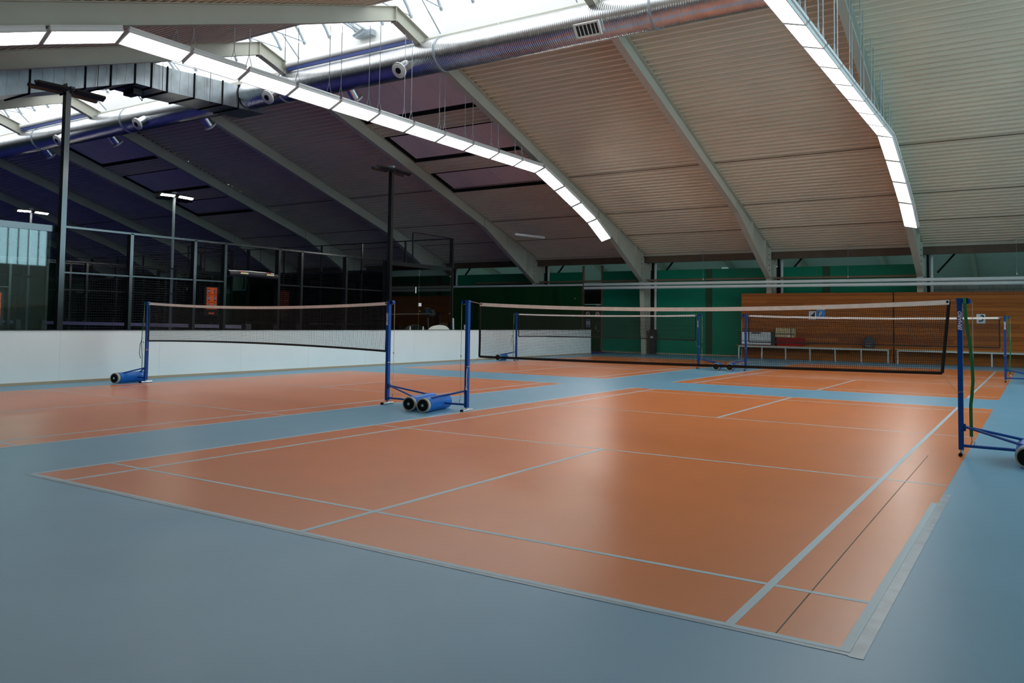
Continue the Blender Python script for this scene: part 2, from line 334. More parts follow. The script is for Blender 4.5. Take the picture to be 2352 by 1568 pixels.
# ------------------------------------------------------------------ steel frames, eaves, roof
def rt_(y): return 9.37-.328*abs(y-12.3)                 # underside of the deck / top of the rafters
FRX = [-43.95, -38.7, -33.45, -28.2, -22.95, -17.7, -12.45, -7.2, -1.95, 3.25, 8.5, 13.75]
def bot_(y):
    a = abs(y-12.3)
    if a < 11.7: return rt_(y)-.42
    return 9.37-.328*a-.42-(a-11.7)*.193
def frame():
    r = thing('roof_beam', '', '', (0, 0, 0)); del r['label']; del r['category']; r['kind'] = 'structure'
    ys = [12.3+s for s in (-15.7, -14, -12.8, -11.7, -10.6, -8.8, -6, -3, -.45, 0, .45, 3, 6, 8.8, 10.6, 11.7, 12.8, 14, 15.7)]
    web = MB(); tp = MB(); bt = MB()
    pt = [(y, rt_(y)-.0) for y in ys]; pb = [(y, bot_(y)+(.05 if abs(y-12.3) < .5 else 0)) for y in ys]
    n = len(ys); vs = [(x, y, z) for x in (-.006, .006) for (y, z) in pt+pb]; fs = []
    for i in range(n-1):
        fs.append((i, i+1, n+i+1, n+i)); fs.append((2*n+i, 3*n+i, 3*n+i+1, 2*n+i+1))
    web.add(vs, fs); web.build('web', 'steel_paint', r)
    for i in range(n-1):
        tp.bar((0, *pt[i]), (0, *pt[i+1]), .20, .016); bt.bar((0, *pb[i]), (0, *pb[i+1]), .20, .016)
    tp.build('top_flange', 'steel_paint', r); bt.build('bottom_flange', 'steel_paint', r)
    c = MB()
    for sg in (1, -1):
        def Y(d): return 12.3+sg*d
        def slab(d0t, d1t, d0b, d1b, x0, x1, zt, zb):
            a = [(d0t, zt), (d1t, zt), (d1b, zb), (d0b, zb)]
            c.add([(x, Y(d), z) for x in (x0, x1) for d, z in a], [(0, 1, 2, 3), (7, 6, 5, 4), (0, 4, 5, 1), (1, 5, 6, 2), (2, 6, 7, 3), (3, 7, 4, 0)])
        slab(15.72, 16.45, 15.95, 16.40, -.006, .006, 3.05, 0)         # web
        slab(15.70, 15.72, 15.95, 15.97, -.10, .10, 3.05, 0)           # inner flange
        slab(16.42, 16.44, 16.38, 16.40, -.10, .10, 4.0, 0)            # outer flange
        slab(15.68, 16.44, 15.68, 16.42, -.006, .006, 4.02, 3.0)       # knee web
        slab(15.68, 16.44, 15.68, 16.44, -.10, .10, 3.06, 3.03)
    c.build('column', 'steel_paint', r)
    st = MB()
    for sg in (1, -1):
        for a, hw in ((11.7, .05), (13.4, .09), (15.0, .1)):
            y = 12.3+sg*a; st.box(-hw, hw, y-.008, y+.008, bot_(y)+.01, rt_(y)-.01)
        y = 12.3+sg*15.66; st.box(-.10, .10, y-.012, y+.012, 3.1, rt_(y)-.02)
    st.box(-.09, .09, 12.292, 12.308, 8.95, 9.36); st.build('stiffener', 'steel_paint', r)
    bl = MB()
    for z in (3.35, 3.55, 3.75, 3.95): bl.tube([(.05, 27.93, z), (.05, 27.91, z)], .018, 6)
    bl.build('bolt', 'dark_trim', r)
    return r
f0 = frame(); f0.location.x = FRX[0]
for x in FRX[1:]:
    f = copy_tree(f0); f.location.x = x
# corrugated deck
def deckprof(d0, d1, sg, base=.0):
    p = .2147; pr = []; d = d0; c = math.cos(math.atan(.328)); sn = math.sin(math.atan(.328))
    L0, L1 = d0/c, d1/c; L = L0
    def P(l, h): return (12.3+sg*(l*c+h*sn), 9.38-l*sn+h*c+base)
    while L < L1:
        for q, h in ((0, .0), (.060, .0), (.085, .105), (.190, .105)):
            if L+q <= L1: pr.append(P(L+q, h))
        L += p
    pr.append(P(L1, 0)); return pr
def slab_deck(name, segs, sg, m='deck'):
    mb = MB()
    for (x0, x1, d0, d1) in segs:
        pr = deckprof(d0, d1, sg); mb.extr_x(pr, x0, x1, closed=False)
        c = math.cos(math.atan(.328)); mb.add([(x0, 12.3+sg*d0, 9.5-.328*d0+.08), (x1, 12.3+sg*d0, 9.5-.328*d0+.08), (x1, 12.3+sg*d1, 9.5-.328*d1+.08), (x0, 12.3+sg*d1, 9.5-.328*d1+.08)], [(0, 1, 2, 3)])
    return mb.build(name, m, **STR)
HB = [(-12.45, -7.2), (-28.2, -22.95)]
segs = []
for x0, x1 in zip(FRX[:-1], FRX[1:]):
    if (x0, x1) in HB: segs += [(x0, x1, 1.3, 2.2), (x0, x1, 4.55, 5.4), (x0, x1, 7.15, 8.0), (x0, x1, 9.5, 16.6)]
    else: segs.append((x0, x1, 1.3, 16.6))
segs.append((-49, -43.95, 1.3, 16.6)); segs.append((13.75, 14.2, 1.3, 16.6))
slab_deck('ceiling', segs, 1)
slab_deck('ceiling_near', [(-49, 14.2, 1.0, 16.9)], -1)
# seam strips of the deck
sn = MB()
for d in (9.2, 12.1, 14.0):
    for x0, x1 in zip(FRX[:-1], FRX[1:]):
        if (x0, x1) in HB and d < 9: continue
        y = 12.3+d; sn.box(x0+.1, x1-.1, y, y+.022, rt_(y)-.010, rt_(y)+.01)
sn.build('trim_deck_seam', 'brown', **STR)
# closed roof hatches (flat panels, the shadow gap around them painted near-black)
def hatch(x0, x1, d0, d1):
    r = thing('ceiling_panel', '', '', ((x0+x1)/2, 12.3+d0, rt_(12.3+d0))); del r['label']; del r['category']; r['kind'] = 'structure'
    y0, y1 = 12.3+d0, 12.3+d1
    xa, xb, ya, yb = x0+.30, x1-.02, y0+.02, y1-.17
    MB().add([(xa, ya, rt_(ya)+.015), (xb, ya, rt_(ya)+.015), (xb, yb, rt_(yb)+.015), (xa, yb, rt_(yb)+.015)], [(3, 2, 1, 0)]).build('panel', 'hatch', r)
    e = MB().add([(x0-.02, y0-.09, rt_(y0-.09)+.12), (x1+.02, y0-.09, rt_(y0-.09)+.12), (x1+.02, y1+.09, rt_(y1+.09)+.12), (x0-.02, y1+.09, rt_(y1+.09)+.12)], [(3, 2, 1, 0)])
    e.bar((x0+.12, y0, rt_(y0)+.06), (x0+.12, y1, rt_(y1)+.06), .03, .14); e.build('shadow_gap', 'dark_trim', r)
    MB().bar((x0+.1, y1-.02, rt_(y1)+.02), (x1-.05, y1-.02, rt_(y1)+.02), .03, .10).build('shadow_gap_lip', 'dark_trim', r)
    s_ = MB()
    for k in (1, 2, 3):
        x = x0+(x1-x0)*k/4; s_.bar((x, y0+.05, rt_(y0+.05)+.012), (x, y1-.2, rt_(y1-.2)+.012), .008, .008)
    s_.build('panel_seam', 'steel_paint', r)
for x0, x1 in HB:
    for d0, d1 in ((2.2, 4.5), (5.45, 7.1), (8.05, 9.45)): hatch(x0, x1, d0, d1)
# eaves beam, tie pipe
for nm, y, sg in (('trim_1', 28.35, 1),):
    MB().box(-49, 14, 28.28, 28.46, 3.81, 4.08).build('trim_1', 'brown', **STR)
MB().box(-49, 14, 28.24, 28.28, 4.08, 4.20).build('trim_2', 'steel_paint', **STR)
MB().box(-49, 14, YN-.12, YN, 0, 5).build('wall_near', 'green_dark', **STR)
p = MB().tube([(-16, 28.45, 3.08), (3.2, 28.45, 3.08)], .045, 10).build('tie_pipe', 'brown_pipe', smooth=True)
tag(p, 'thin brown pipe running above the white pipes along the green wall', 'pipe')
# twin white pipes
for z, lb in ((2.895, 'upper of the two long white pipes in front of the roof columns'), (2.745, 'lower of the two long white pipes in front of the roof columns')):
    t = thing('heating_pipe', lb, 'pipe', (2, 27.6, z), 'long white pipes across the far wall')
    MB().tube([(-9.66, 27.6, z), (13.9, 27.6, z)], .060, 14).build('tube', 'pipe_white', t, smooth=True)
    br = MB()
    for x in FRX[7:]: MB().box(x-.03, x+.03, 27.62, 27.99, z-.02, z+.02).build('bracket', 'steel_paint', t)
t = thing('floor_box', 'narrow black box at the foot of the roof column before the green wall', 'box', (-6.93, 28.6, 0))
MB().box(-7.03, -6.80, 28.45, 28.70, 0, 1.02).build('body', 'case_black', t)
MB().box(-6.98, -6.86, 28.44, 28.45, .66, .74).build('label', 'letter_white', t)
# vinyl curtain
def curtain():
    t = thing('vinyl_curtain', 'dark green glossy vinyl curtain hanging behind the white barrier', 'curtain', (-15, 27.4, .05))
    mb = MB(); n = 240; x0, x1 = -49.0, -9.68
    vs = []; zz = [2.84, 2.2, 1.4, .6, .06]
    for i in range(n+1):
        u = i/n; x = x0+(x1-x0)*u
        for k, z in enumerate(zz):
            a = .02+.035*k/4
            vs.append((x, 27.42+a*math.sin(x*3.1)+a*.6*math.sin(x*7.3+1)+.01*math.sin(x*17), z))
    m_ = len(zz); fs = [(i*m_+k, i*m_+k+1, (i+1)*m_+k+1, (i+1)*m_+k) for i in range(n) for k in range(m_-1)]
    mb.add(vs, fs).build('sheet', 'vinyl', t, smooth=True)
    MB().box(-49, -9.66, 27.38, 27.46, 2.84, 2.92).build('rail', 'pipe_white', t)
    MB().tube([(-10.0, 27.39, 2.3), (-10.0, 27.36, 2.3)], .02, 8).build('eyelet', 'white_paint', t)
curtain()
# pull cords below the eaves
for x, lb in ((-4.54, 'thin pull cord hanging over the green wall left of the timber wall'), (.9, 'thin pull cord hanging above the timber wall and number four'), (6.11, 'thin pull cord hanging at the far right above the block wall')):
    t = thing('pull_cord', lb, 'cord', (x, 28.0, 3.03), 'pull cords under the eaves')
    MB().tube([(x, 28.0, 4.17), (x, 28.0, 3.06)], .004, 5).build('string', 'alu', t)
    MB().tube([(x, 28.0, 3.09), (x, 28.0, 3.03)], .018, 8).build('bead', 'white_paint', t)
    MB().box(x-.02, x+.02, 27.98, 28.02, 4.07, rt_(28.0)+.01).build('hook', 'alu', t)

# ------------------------------------------------------------------ rooflight along the ridge
yN_, yF_ = 11.25, 13.60
for k, (x0, x1) in enumerate(zip(FRX[:-1], FRX[1:])):
    w_ = thing('window_%d' % (k+1), '', '', ((x0+x1)/2, 12.4, 9.0)); del w_['label']; del w_['category']; w_['kind'] = 'structure'
    zc0 = rt_(yF_)-.0; zt = 9.68
    cb = MB(); cb.box(x0, x1, yF_, yF_+.06, zc0-.05, zt); cb.box(x0, x1, yN_-.06, yN_, rt_(yN_)-.03, zt); cb.build('curb', 'white_curb', w_)
    MB().box(x0+.01, x1-.01, yF_-.05, yF_+.10, zc0-.15, zc0-.05).build('curb_angle', 'steel_paint', w_)
    def arc(u): return (yN_+(yF_-yN_)*u, zt+.80*math.sin(PI*u)**.8)
    n = 14; pr = [arc(i/n) for i in range(n+1)]
    MB().extr_x(pr, x0, x1, closed=False).build('glazing', 'skylight', w_)
    rb = MB(); m_ = 5
    for i in range(m_):
        x = x0+(x1-x0)*(i+.5)/m_; rb.tube([(x, y, z-.06) for y, z in pr], .045, 6)
    for u in (.2, .4, .6, .8):
        y, z = arc(u); rb.bar((x0, y, z-.04), (x1, y, z-.04), .035, .035)
    rb.build('glazing_bar', 'alu', w_)
    tr = MB()
    for x in (x0+.55, x1-.55):
        tr.tube([(x, yN_+.02, 9.62), (x, yF_-.02, 9.66)], .02, 6); tr.tube([(x, yF_-.9, 9.64), (x, yF_-.05, zc0+.0)], .018, 6)
    tr.build('tie_rod', 'alu', w_)
# smoke vent actuator in one bay
t = thing('vent_opener', 'metal vent opening linkage under the rooflight between two roof beams', 'mechanism', (-9.6, 12.6, 9.3))
k = MB()
for dx in (0, .12, .30):
    k.bar((-9.9+dx, 11.6, 10.0), (-9.5+dx, 13.45, 9.45), .035, .05)
k.build('arm', 'alu', t)
k = MB(); k.box(-9.65, -9.0, 13.38, 13.56, 9.32, 9.48); k.tube([(-9.6, 13.3, 9.35), (-9.1, 13.2, 9.45)], .04, 8); k.build('motor', 'alu', t)
# shade tubes on the far curb, blue light underneath painted as a navy strip
for x0, x1, lb in ((-12.3, -7.35, 'rolled shade tube under the rooflight curb above the long silver duct'), (-28.0, -23.1, 'rolled shade tube under the rooflight curb at the far left')):
    t = thing('shade_roller', lb, 'blind', ((x0+x1)/2, 13.3, 8.85), 'rolled shades under the rooflight')
    MB().tube([(x0, 13.27, 8.93), (x1, 13.27, 8.93)], .085, 14).build('roll', 'white_curb', t, smooth=True)
    MB().box(x0, x1, 13.25, 13.29, 8.74, 8.84).build('blue_lit_strip', 'blue_lit_navy', t)
    for xe in (x0-.03, x1+.03): MB().box(xe-.02, xe+.02, 13.18, 13.60, 8.84, 9.02).build('end_bracket', 'steel_paint', t)

# ------------------------------------------------------------------ gable walls and next hall
gz = lambda y: 9.55-.328*abs(y-12.3)
WY0, WY1 = -2.0, 26.5
MB().box(14.0, 14.15, YN, 29, 0, 3.6).build('wall_right', 'board_white', **STR)
gp = [(WY0, 3.6), (WY1, 3.6), (WY1, gz(WY1)), (12.3, 9.5), (WY0, gz(WY0))]
MB().extr_x(gp, 14.05, 14.08).build('window_21', 'gable_glass', **STR)
mu = MB(); y = WY0; i = 0
while y < WY1:
    w_ = .07 if i % 6 == 0 else .016; mu.box(13.98, 14.05, y-w_, y+w_, 3.6, gz(y)-.1); y += .45; i += 1
mu.build('window_frame', 'black', bpy.data.objects['window_21'])
MB().box(-49.15, -49, YN, 61, 0, 9.6).build('wall_far_left', 'green_dark', **STR)
# hall beyond the green wall
def far_roof():
    mb = MB(); z = lambda y: 9.4-.328*abs(y-44.6)
    for a, b in ((28.75, 43.3), (45.9, 61.2)):
        pr = []; y = a
        while y < b:
            for q, h in ((0, 0), (.07, 0), (.1, .07), (.17, .07)): pr.append((y+q, z(y+q)+h))
            y += .2
        mb.extr_x(pr, -49, 14.2, closed=False)
    return mb.build('ceiling_far_hall', 'far_deck', **STR)
far_roof()
MB().extr_x([(43.3, 9.0), (43.3, 9.5), (44.6, 10.2), (45.9, 9.5), (45.9, 9.0)], -49, 14.2, closed=False).build('window_22', lightmat('far_hall_fill_light', (.62, .92, .95), 2.0), **STR)  # added, unseen glowing ridge strip that lights the next hall
MB().box(-49, 14, 61, 61.1, 0, 5).build('wall_far_hall', 'board_white', **STR)
MB().box(14, 14.1, 29, 61, 0, 9.8).build('wall_far_right', 'board_white', **STR)
mb = MB()
for x in FRX[2:]:
    mb.bar((x, 60.9, 3.75), (x, 44.6, 9.10), .22, .5)
mb.build('beam_far_hall', 'steel_paint', **STR)
for x in FRX[2:]:
    br = MB().bar((x+.45, 28.95, 3.2), (x+1.2, 28.95, 4.1), .06, .06)
    br.build('trim_brace', 'dark_trim', **STR)
    if x < 4:
        o = MB().box(x+.13, x+.20, 28.76, 28.88, 0, 4.0).build('trim_rail', 'dark_trim', **STR)
        MB().tube([(x+.28, 28.82, 0), (x+.28, 28.82, 4.0)], .055, 12).build('rain_pipe', 'pipe_white', o, smooth=True)
for x, lb in ((-6.6, 'green wall'), (-3.2, 'timber wall'), (-12.4, 'curtain')):
    t = thing('ceiling_light', 'unlit white strip light in the next hall above the %s' % lb, 'light', (x, 50, 5.5), 'strip lights in the next hall')
    MB().bar((x-5, 52.0, 5.2), (x-5, 56.4, 4.6), .45, .10).build('housing', 'white_lamp', t)

# ------------------------------------------------------------------ air ducts
def duct_round(x0, x1, lb, fronts, backs, grilles):
    cy, cz, R = 13.6, 8.38, .442
    t = thing('round_duct', lb, 'duct', ((x0+x1)/2, cy, cz-R), 'long silver spiral ducts under the ridge')
    mb = MB(); pts = []; rs = []; x = x0
    while x < x1:
        for q, r in ((0, R), (.030, R), (.036, R+.003), (.047, R+.003), (.053, R)): pts.append((x+q, cy, cz)); rs.append(r)
        x += .056
    mb.tube(pts, rs, 40); mb.build('spiral_tube', 'galv', t, smooth=True)
    x = x0+1.7
    while x < x1-1: MB().tube([(x-.03, cy, cz), (x+.03, cy, cz)], R+.018, 48).build('collar', 'alu', t, smooth=True); x += 6.1
    for (x, dv) in [(x, (0, -.82, -.56)) for x in fronts]+[(x, (0, .70, -.70)) for x in backs]:
        d = Vector(dv).normalized(); c = Vector((x, cy, cz))
        a = c+d*(R-.12); b = c+d*(R+.34)
        nz = MB().tube([a, b], .155, 24).build('nozzle', 'galv', t, smooth=True)
        fl_ = MB().tube([b-d*.02, b+d*.03], .215, 28); fl_.tube([b+d*.03, b+d*.05], [.19, .16], 28); fl_.build('nozzle_flange', 'white_paint', nz, smooth=True)
        MB().tube([b+d*.045, b+d*.056], .085, 20).build('nozzle_opening', 'black', nz)
    for x in grilles:
        d = Vector((0, -.80, -.60)).normalized(); c = Vector((x, cy, cz))+d*(R+.03); uu = Vector((0, -.60, .80)).normalized()*-1
        X = Vector((1, 0, 0))
        g_ = MB()
        for s_ in (-1, 1): g_.bar(c-X*.33+uu*.15*s_, c+X*.33+uu*.15*s_, .04, .06, d); g_.bar(c+X*.31*s_-uu*.17, c+X*.31*s_+uu*.17, .05, .06, d)
        gr = g_.build('grille_frame', 'white_paint', t)
        MB().bar(c-X*.30-d*.02, c+X*.30-d*.02, .30, .012, d).build('grille_back', 'case_black', gr)
        v = MB()
        for i in range(5): xx = -.2+i*.1; v.bar(c+X*xx-uu*.15, c+X*xx+uu*.15, .014, .03, d)
        v.build('grille_vane', 'white_paint', gr)
    x = x0+.9; i = 0
    while x < x1:
        yy = cy+.25*(1 if i % 2 else -.2); MB().tube([(x, yy, cz+.34), (x, yy, rt_(yy)+.01)], .012, 5).build('hanger_rod', 'white_paint', t); x += 1.45; i += 1
duct_round(-14.38, 13.9, 'long silver spiral duct with a white grille running to the upper right', [-7.56, -12.76], [-10.28], [-2.04])
duct_round(-47, -15.72, 'long silver spiral duct at the left with round nozzles on both sides', [-19.45, -24.6], [-17.08, -22.6, -27.35], [])
def duct_box():
    t = thing('box_duct', 'rectangular galvanised duct climbing under the roof and joining the round ducts', 'duct', (-15.3, 10, 6.7))
    xa, xb, H = -15.62, -14.43, .71
    pth = [(2.1, 5.20), (6.14, 6.55), (9.72, 7.79), (10.66, 7.79), (14.25, 7.93)]
    bd = MB()
    for (ya, za), (yb, zb) in zip(pth[:-1], pth[1:]):
        vs = [(x, y, z+h) for x in (xa, xb) for (y, z) in ((ya, za), (yb, zb)) for h in (0, H)]
        bd.add(vs, [(0, 1, 3, 2), (4, 6, 7, 5), (0, 4, 5, 1), (2, 3, 7, 6), (0, 2, 6, 4), (1, 5, 7, 3)])
    bd.build('sheet_casing', 'galv_box', t)
    def zb_(y):
        for (ya, za), (yb, zb) in zip(pth[:-1], pth[1:]):
            if ya <= y <= yb: return za+(zb-za)*(y-ya)/(yb-ya)
    for y in (3.6, 5.2, 6.9, 8.3, 9.0, 9.7, 10.2, 10.7, 11.6, 12.6, 13.2):
        z = zb_(y); MB().box(xb-.01, xb+.025, y-.02, y+.02, z-.03, z+H+.03).box(xa-.03, xb+.02, y-.02, y+.02, z-.035, z+.005).build('flange', 'dark_trim', t)
    sm_ = MB()
    for i in range(40):
        y = 3+i*.28
        if y < 14.4: z = zb_(y); sm_.box(xb, xb+.006, y, y+.012, z+.01, z+H-.01)
    sm_.build('bead', 'galv', t)
    h = MB()
    for y in (5.6, 8.6, 10.5, 12.1): h.tube([(xb+.08, y, zb_(y)-.04), (xb+.08, y, rt_(y)+.03)], .008, 5); h.tube([(xb-.06, y+.1, zb_(y)-.04), (xb+.08, y+.1, zb_(y)-.04)], .012, 5)
    h.build('hanger_rod', 'dark_trim', t)
    v = MB(); v.box(-15.3, -14.8, 9.9, 10.15, 7.60, 7.76); v.tube([(-15.2, 10.2, 7.78), (-15.0, 10.3, 7.5), (-14.8, 10.2, 7.78)], .012, 6); v.build('damper_motor', 'black', t)
duct_box()

# ------------------------------------------------------------------ strip lights
def strip(x, ya, za, yb, zb, tilt, lb, group, hang):
    W2 = .19; a = Vector((x, ya, za)); b = Vector((x, yb, zb)); d = (b-a).normalized()
    ct, st = math.cos(tilt), math.sin(tilt); X = Vector((ct, 0, st)); X = (X-d*X.dot(d)).normalized(); N = X.cross(d)
    if N.z < 0: N = -N
    a2, b2 = a+d*.04, b-d*.04
    t = thing('strip_light', lb, 'light', ((a+b)/2).to_tuple(), group)
    h = MB()
    for s_ in (-1, 1): h.bar(a2+X*W2*s_+N*.035, b2+X*W2*s_+N*.035, .02, .09, N)
    h.bar(a2+X*0+N*.07, b2+N*.07, W2*2, .02, N); h.bar(a2+X*(W2+.015)+N*.075, b2+X*(W2+.015)+N*.075, .05, .04, N)
    for e in (a2, b2): h.bar(e-X*W2+N*.035, e+X*W2+N*.035, .02, .09, N)
    h.build('housing', 'white_lamp', t)
    MB().bar(a2+d*.02+N*.012, b2-d*.02+N*.012, W2*2-.03, .02, N).build('diffuser', 'lamp_face', t)
    for e in (a2+d*.07, b2-d*.07): MB().bar(e-X*(W2-.02)-N*.002, e+X*(W2-.02)-N*.002, .008, .008, N).build('louvre_bar', 'alu', t)
    if hang:
        c = MB()
        for dy in (-.28, .10):
            p = b+Vector((0, dy, 0)); p.y += .14 if 13.9 < p.y < 14.15 else (-.10 if 13.0 < p.y < 13.2 else 0); top = p+N*.12+X*.12; apex = top+Vector((0, 0, .30)); c.tube([top-d*.09, apex], .007, 4); c.tube([top+d*.09, apex], .007, 4)
            rz = rt_(apex.y)-(.50 if abs(apex.x-min(FRX, key=lambda q: abs(q-apex.x))) < .14 else -.03)
            if rz > apex.z+.05: c.tube([apex, (apex.x, apex.y, rz)], .010, 4)
        c.build('hanging_chain', 'alu', t)
for x, tl, side, dz in ((-7.18, .42, 'left', 0), (3.38, -.27, 'right', -.06)):
    G = 'strip lights of the %s light row' % side
    ys = [4.93+i*(19.65-4.93)/11 for i in range(12)]
    z = 6.32+dz
    for i in range(11):
        k = 10-i
        w_ = 'at its far bend' if k == 0 else ('at its near bend' if k == 10 else '%s before its far bend' % ordw(k))
        strip(x, ys[i], z, ys[i+1], z, tl, 'level strip light of the %s hanging light row, %s' % (side, w_), G, True)
    dn = [(19.66, z), (21.0, 5.90+dz), (22.22, 5.49+dz), (23.45, 5.05+dz), (24.68, 4.43+dz)]
    for i in range(4):
        strip(x, *dn[i], *dn[i+1], tl, 'sloping strip light of the %s row, %s beyond its far bend' % (side, ordw(i)), G, False)
        a, b = dn[i], dn[i+1]
        if i < 3: strip(x, 24.58-b[0], b[1], 24.58-a[0], a[1], tl, 'sloping strip light of the %s row, %s on the near side of its near bend' % (side, ordw(i)), G, False)
# small hanging strip
t = thing('pendant_light', 'small unlit strip light hanging on two wires under the dark roof', 'light', (-10.7, 24, 4.7))
MB().bar((-10.78, 23.7, 4.74), (-10.30, 25.2, 4.72), .16, .09).build('housing', 'white_lamp', t)
k = MB(); k.tube([(-10.73, 23.8, 4.78), (-10.73, 23.8, rt_(23.8)+.02)], .006, 5); k.tube([(-10.35, 25.0, 4.76), (-10.35, 25.0, rt_(25)+.02)], .006, 5); k.build('wire', 'alu', t)

# ------------------------------------------------------------------ padel cages
def wiremesh(mb, axis, c, a0, a1, z0, z1, cell=.05, r=.0016):
    nu = max(1, round((a1-a0)/cell)); nv = max(1, round((z1-z0)/cell))
    if axis == 'x': P = lambda u, v: (c, a0+(a1-a0)*u, z0+(z1-z0)*v)
    else: P = lambda u, v: (a0+(a1-a0)*u, c, z0+(z1-z0)*v)
    mb.grid(P, nu, nv, 1, 1, r)
def cage(x0, lb, detail):
    x1 = x0-10.0; y0, y1 = 1.9, 17.75; yc = 9.83
    t = thing('padel_cage', lb, 'sports court enclosure', ((x0+x1)/2, yc, 0))
    posts = [5.12, 6.58, 8.12, 8.94, 10.55, 11.30, 12.92, 14.55]
    for xs, sd in ((x0, 1), (x1, -1)):
        near = xs == x0
        for y in posts+[y0, y1]:
            hgt = 3.95 if y in (y0, y1) else 3.0
            MB().box(xs-.10, xs+.03, y-.035, y+.035, 0, hgt).build('post', 'cage', t)
        rails = MB(); rails.box(xs-.03, xs+.03, posts[0], posts[-1], 2.98, 3.02)
        rails.build('top_rail', 'cage', t)
        MB().box(xs-.03, xs+.03, posts[-1], y1, 2.88, 3.0).build('glass_rail', 'cage', t); MB().box(xs-.03, xs+.03, y0, posts[0], 2.88, 3.0).build('glass_rail', 'cage', t)
        mr = MB()
        for a, b in ((posts[0], posts[3]), (posts[4], posts[7])): mr.box(xs-.018, xs+.018, a, b, 2.09, 2.12); mr.box(xs-.018, xs+.018, a, b, .05, .09)
        mr.box(xs-.018, xs+.018, y1-2.0, y1, 3.93, 3.96); mr.box(xs-.018, xs+.018, y1-2.03, y1-2.0, 3.0, 3.95); mr.box(xs-.018, xs+.018, y0, y0+2, 3.93, 3.96); mr.box(xs-.018, xs+.018, y0+2, y0+2.03, 3.0, 3.95)
        mr.build('mid_rail', 'cage', t)
        cell = .05 if (near and detail) else .10
        for a, b in zip(posts[:-1], posts[1:]):
            za = .08 if abs(a-posts[3]) > .01 else 2.40
            m_ = MB(); wiremesh(m_, 'x', xs, a+.05, b-.05, za, 2.97, cell); m_.build('wire_mesh', 'wire', t)
        m_ = MB(); wiremesh(m_, 'x', xs, y1-2, y1-.05, 3.0, 3.93, cell); m_.build('wire_mesh', 'wire', t)
        m_ = MB(); wiremesh(m_, 'x', xs, y0+.05, y0+2, 3.0, 3.93, cell); m_.build('wire_mesh', 'wire', t)
        for a, b in ((y0+.05, 3.45), (3.46, 5.06), (14.61, 16.10), (16.11, 17.69)):
            MB().box(xs-.006, xs+.006, a, b, .05, 2.88).build('glass_pane', 'glass', t)
    for ye in (y0, y1):
        e = MB(); e.box(x1, x0, ye-.03, ye+.03, 2.92, 3.0); e.box(x1, x0, ye-.02, ye+.02, 3.93, 3.96)
        for k in range(1, 5): e.box(x0-2*k-.025, x0-2*k+.025, ye-.03, ye+.03, 0, 3.95)
        e.build('end_rail', 'cage', t)
        for k in range(5): MB().box(x0-2*k-1.96, x0-2*k-.04, ye-.006, ye+.006, .05, 2.92).build('glass_pane', 'glass', t)
        m_ = MB(); wiremesh(m_, 'y', ye, x1, x0, 3.0, 3.93, .10); m_.build('wire_mesh', 'wire', t)
    return t
cg = cage(-9.3, 'dark steel padel cage with mesh and glass right behind the white barrier', True)
# padded bar above the opening, hinges, court number
pb = MB().tube([(-9.27, 9.02, 2.31), (-9.27, 9.4, 2.32), (-9.27, 10.1, 2.31), (-9.27, 10.48, 2.30)], .065, 14).build('padded_bar', 'black', cg, smooth=True)
k = MB(); k.tube([(-9.30, 9.05, 2.375), (-9.30, 9.7, 2.39), (-9.30, 10.4, 2.37)], .012, 6); k.build('white_piping', 'white_tape', pb)
for y in (9.32, 10.10):
    MB().ribbon([(-9.203, y, 2.33), (-9.203, y+.22, 2.33)], .035, (0, 0, 1), .004).build('yellow_sticker', mat('sticker', (.65, .62, .35), .5), pb)
    MB().ribbon([(-9.204, y-.03, 2.365), (-9.204, y+.12, 2.365)], .025, (0, 0, 1), .004).build('red_sticker', 'red', pb)
text('court_number', '1', .26, 'letter_white', cg, (-9.285, 15.90, 2.18), FACE_PX, bold=True)
MB().box(-9.29, -9.27, 16.05, 16.16, 1.70, 1.80).build('glass_sticker', 'letter_white', cg)
k = MB()
for y, zz in ((16.10, (.25, 1.55, 2.75)), (17.62, (.25, 1.5, 2.7)), (14.7, (.25, 2.75))):
    for z in zz: k.tube([(-9.30, y, z), (-9.27, y, z)], .022, 8)
k.build('glass_clamp', 'chrome', cg)
cage(-20.3, 'farther padel cage seen dimly through the first cage', False)
def padel_net(x0, lb):
    t = thing('padel_net', lb, 'net', (x0-5, 9.83, 0), 'padel nets')
    MB().box(x0-9.6, x0-.35, 9.825, 9.835, 1.00, 1.09).build('white_tape', mat('padel_tape', (.85, .85, .88), .7), t)
    m_ = MB(); m_.grid(lambda u, v: (x0-9.6+9.25*u, 9.83, .08+.88*v), 120, 14, 1, 1, .0022); m_.build('netting', 'black_net', t)
    for x in (x0-.28, x0-9.72): MB().box(x-.08, x+.08, 9.75, 9.91, 0, 1.12).build('net_post', 'case_black', t)
padel_net(-9.3, 'long padel net with white tape inside the nearer cage')
padel_net(-20.3, 'padel net with white tape inside the farther cage at the left')
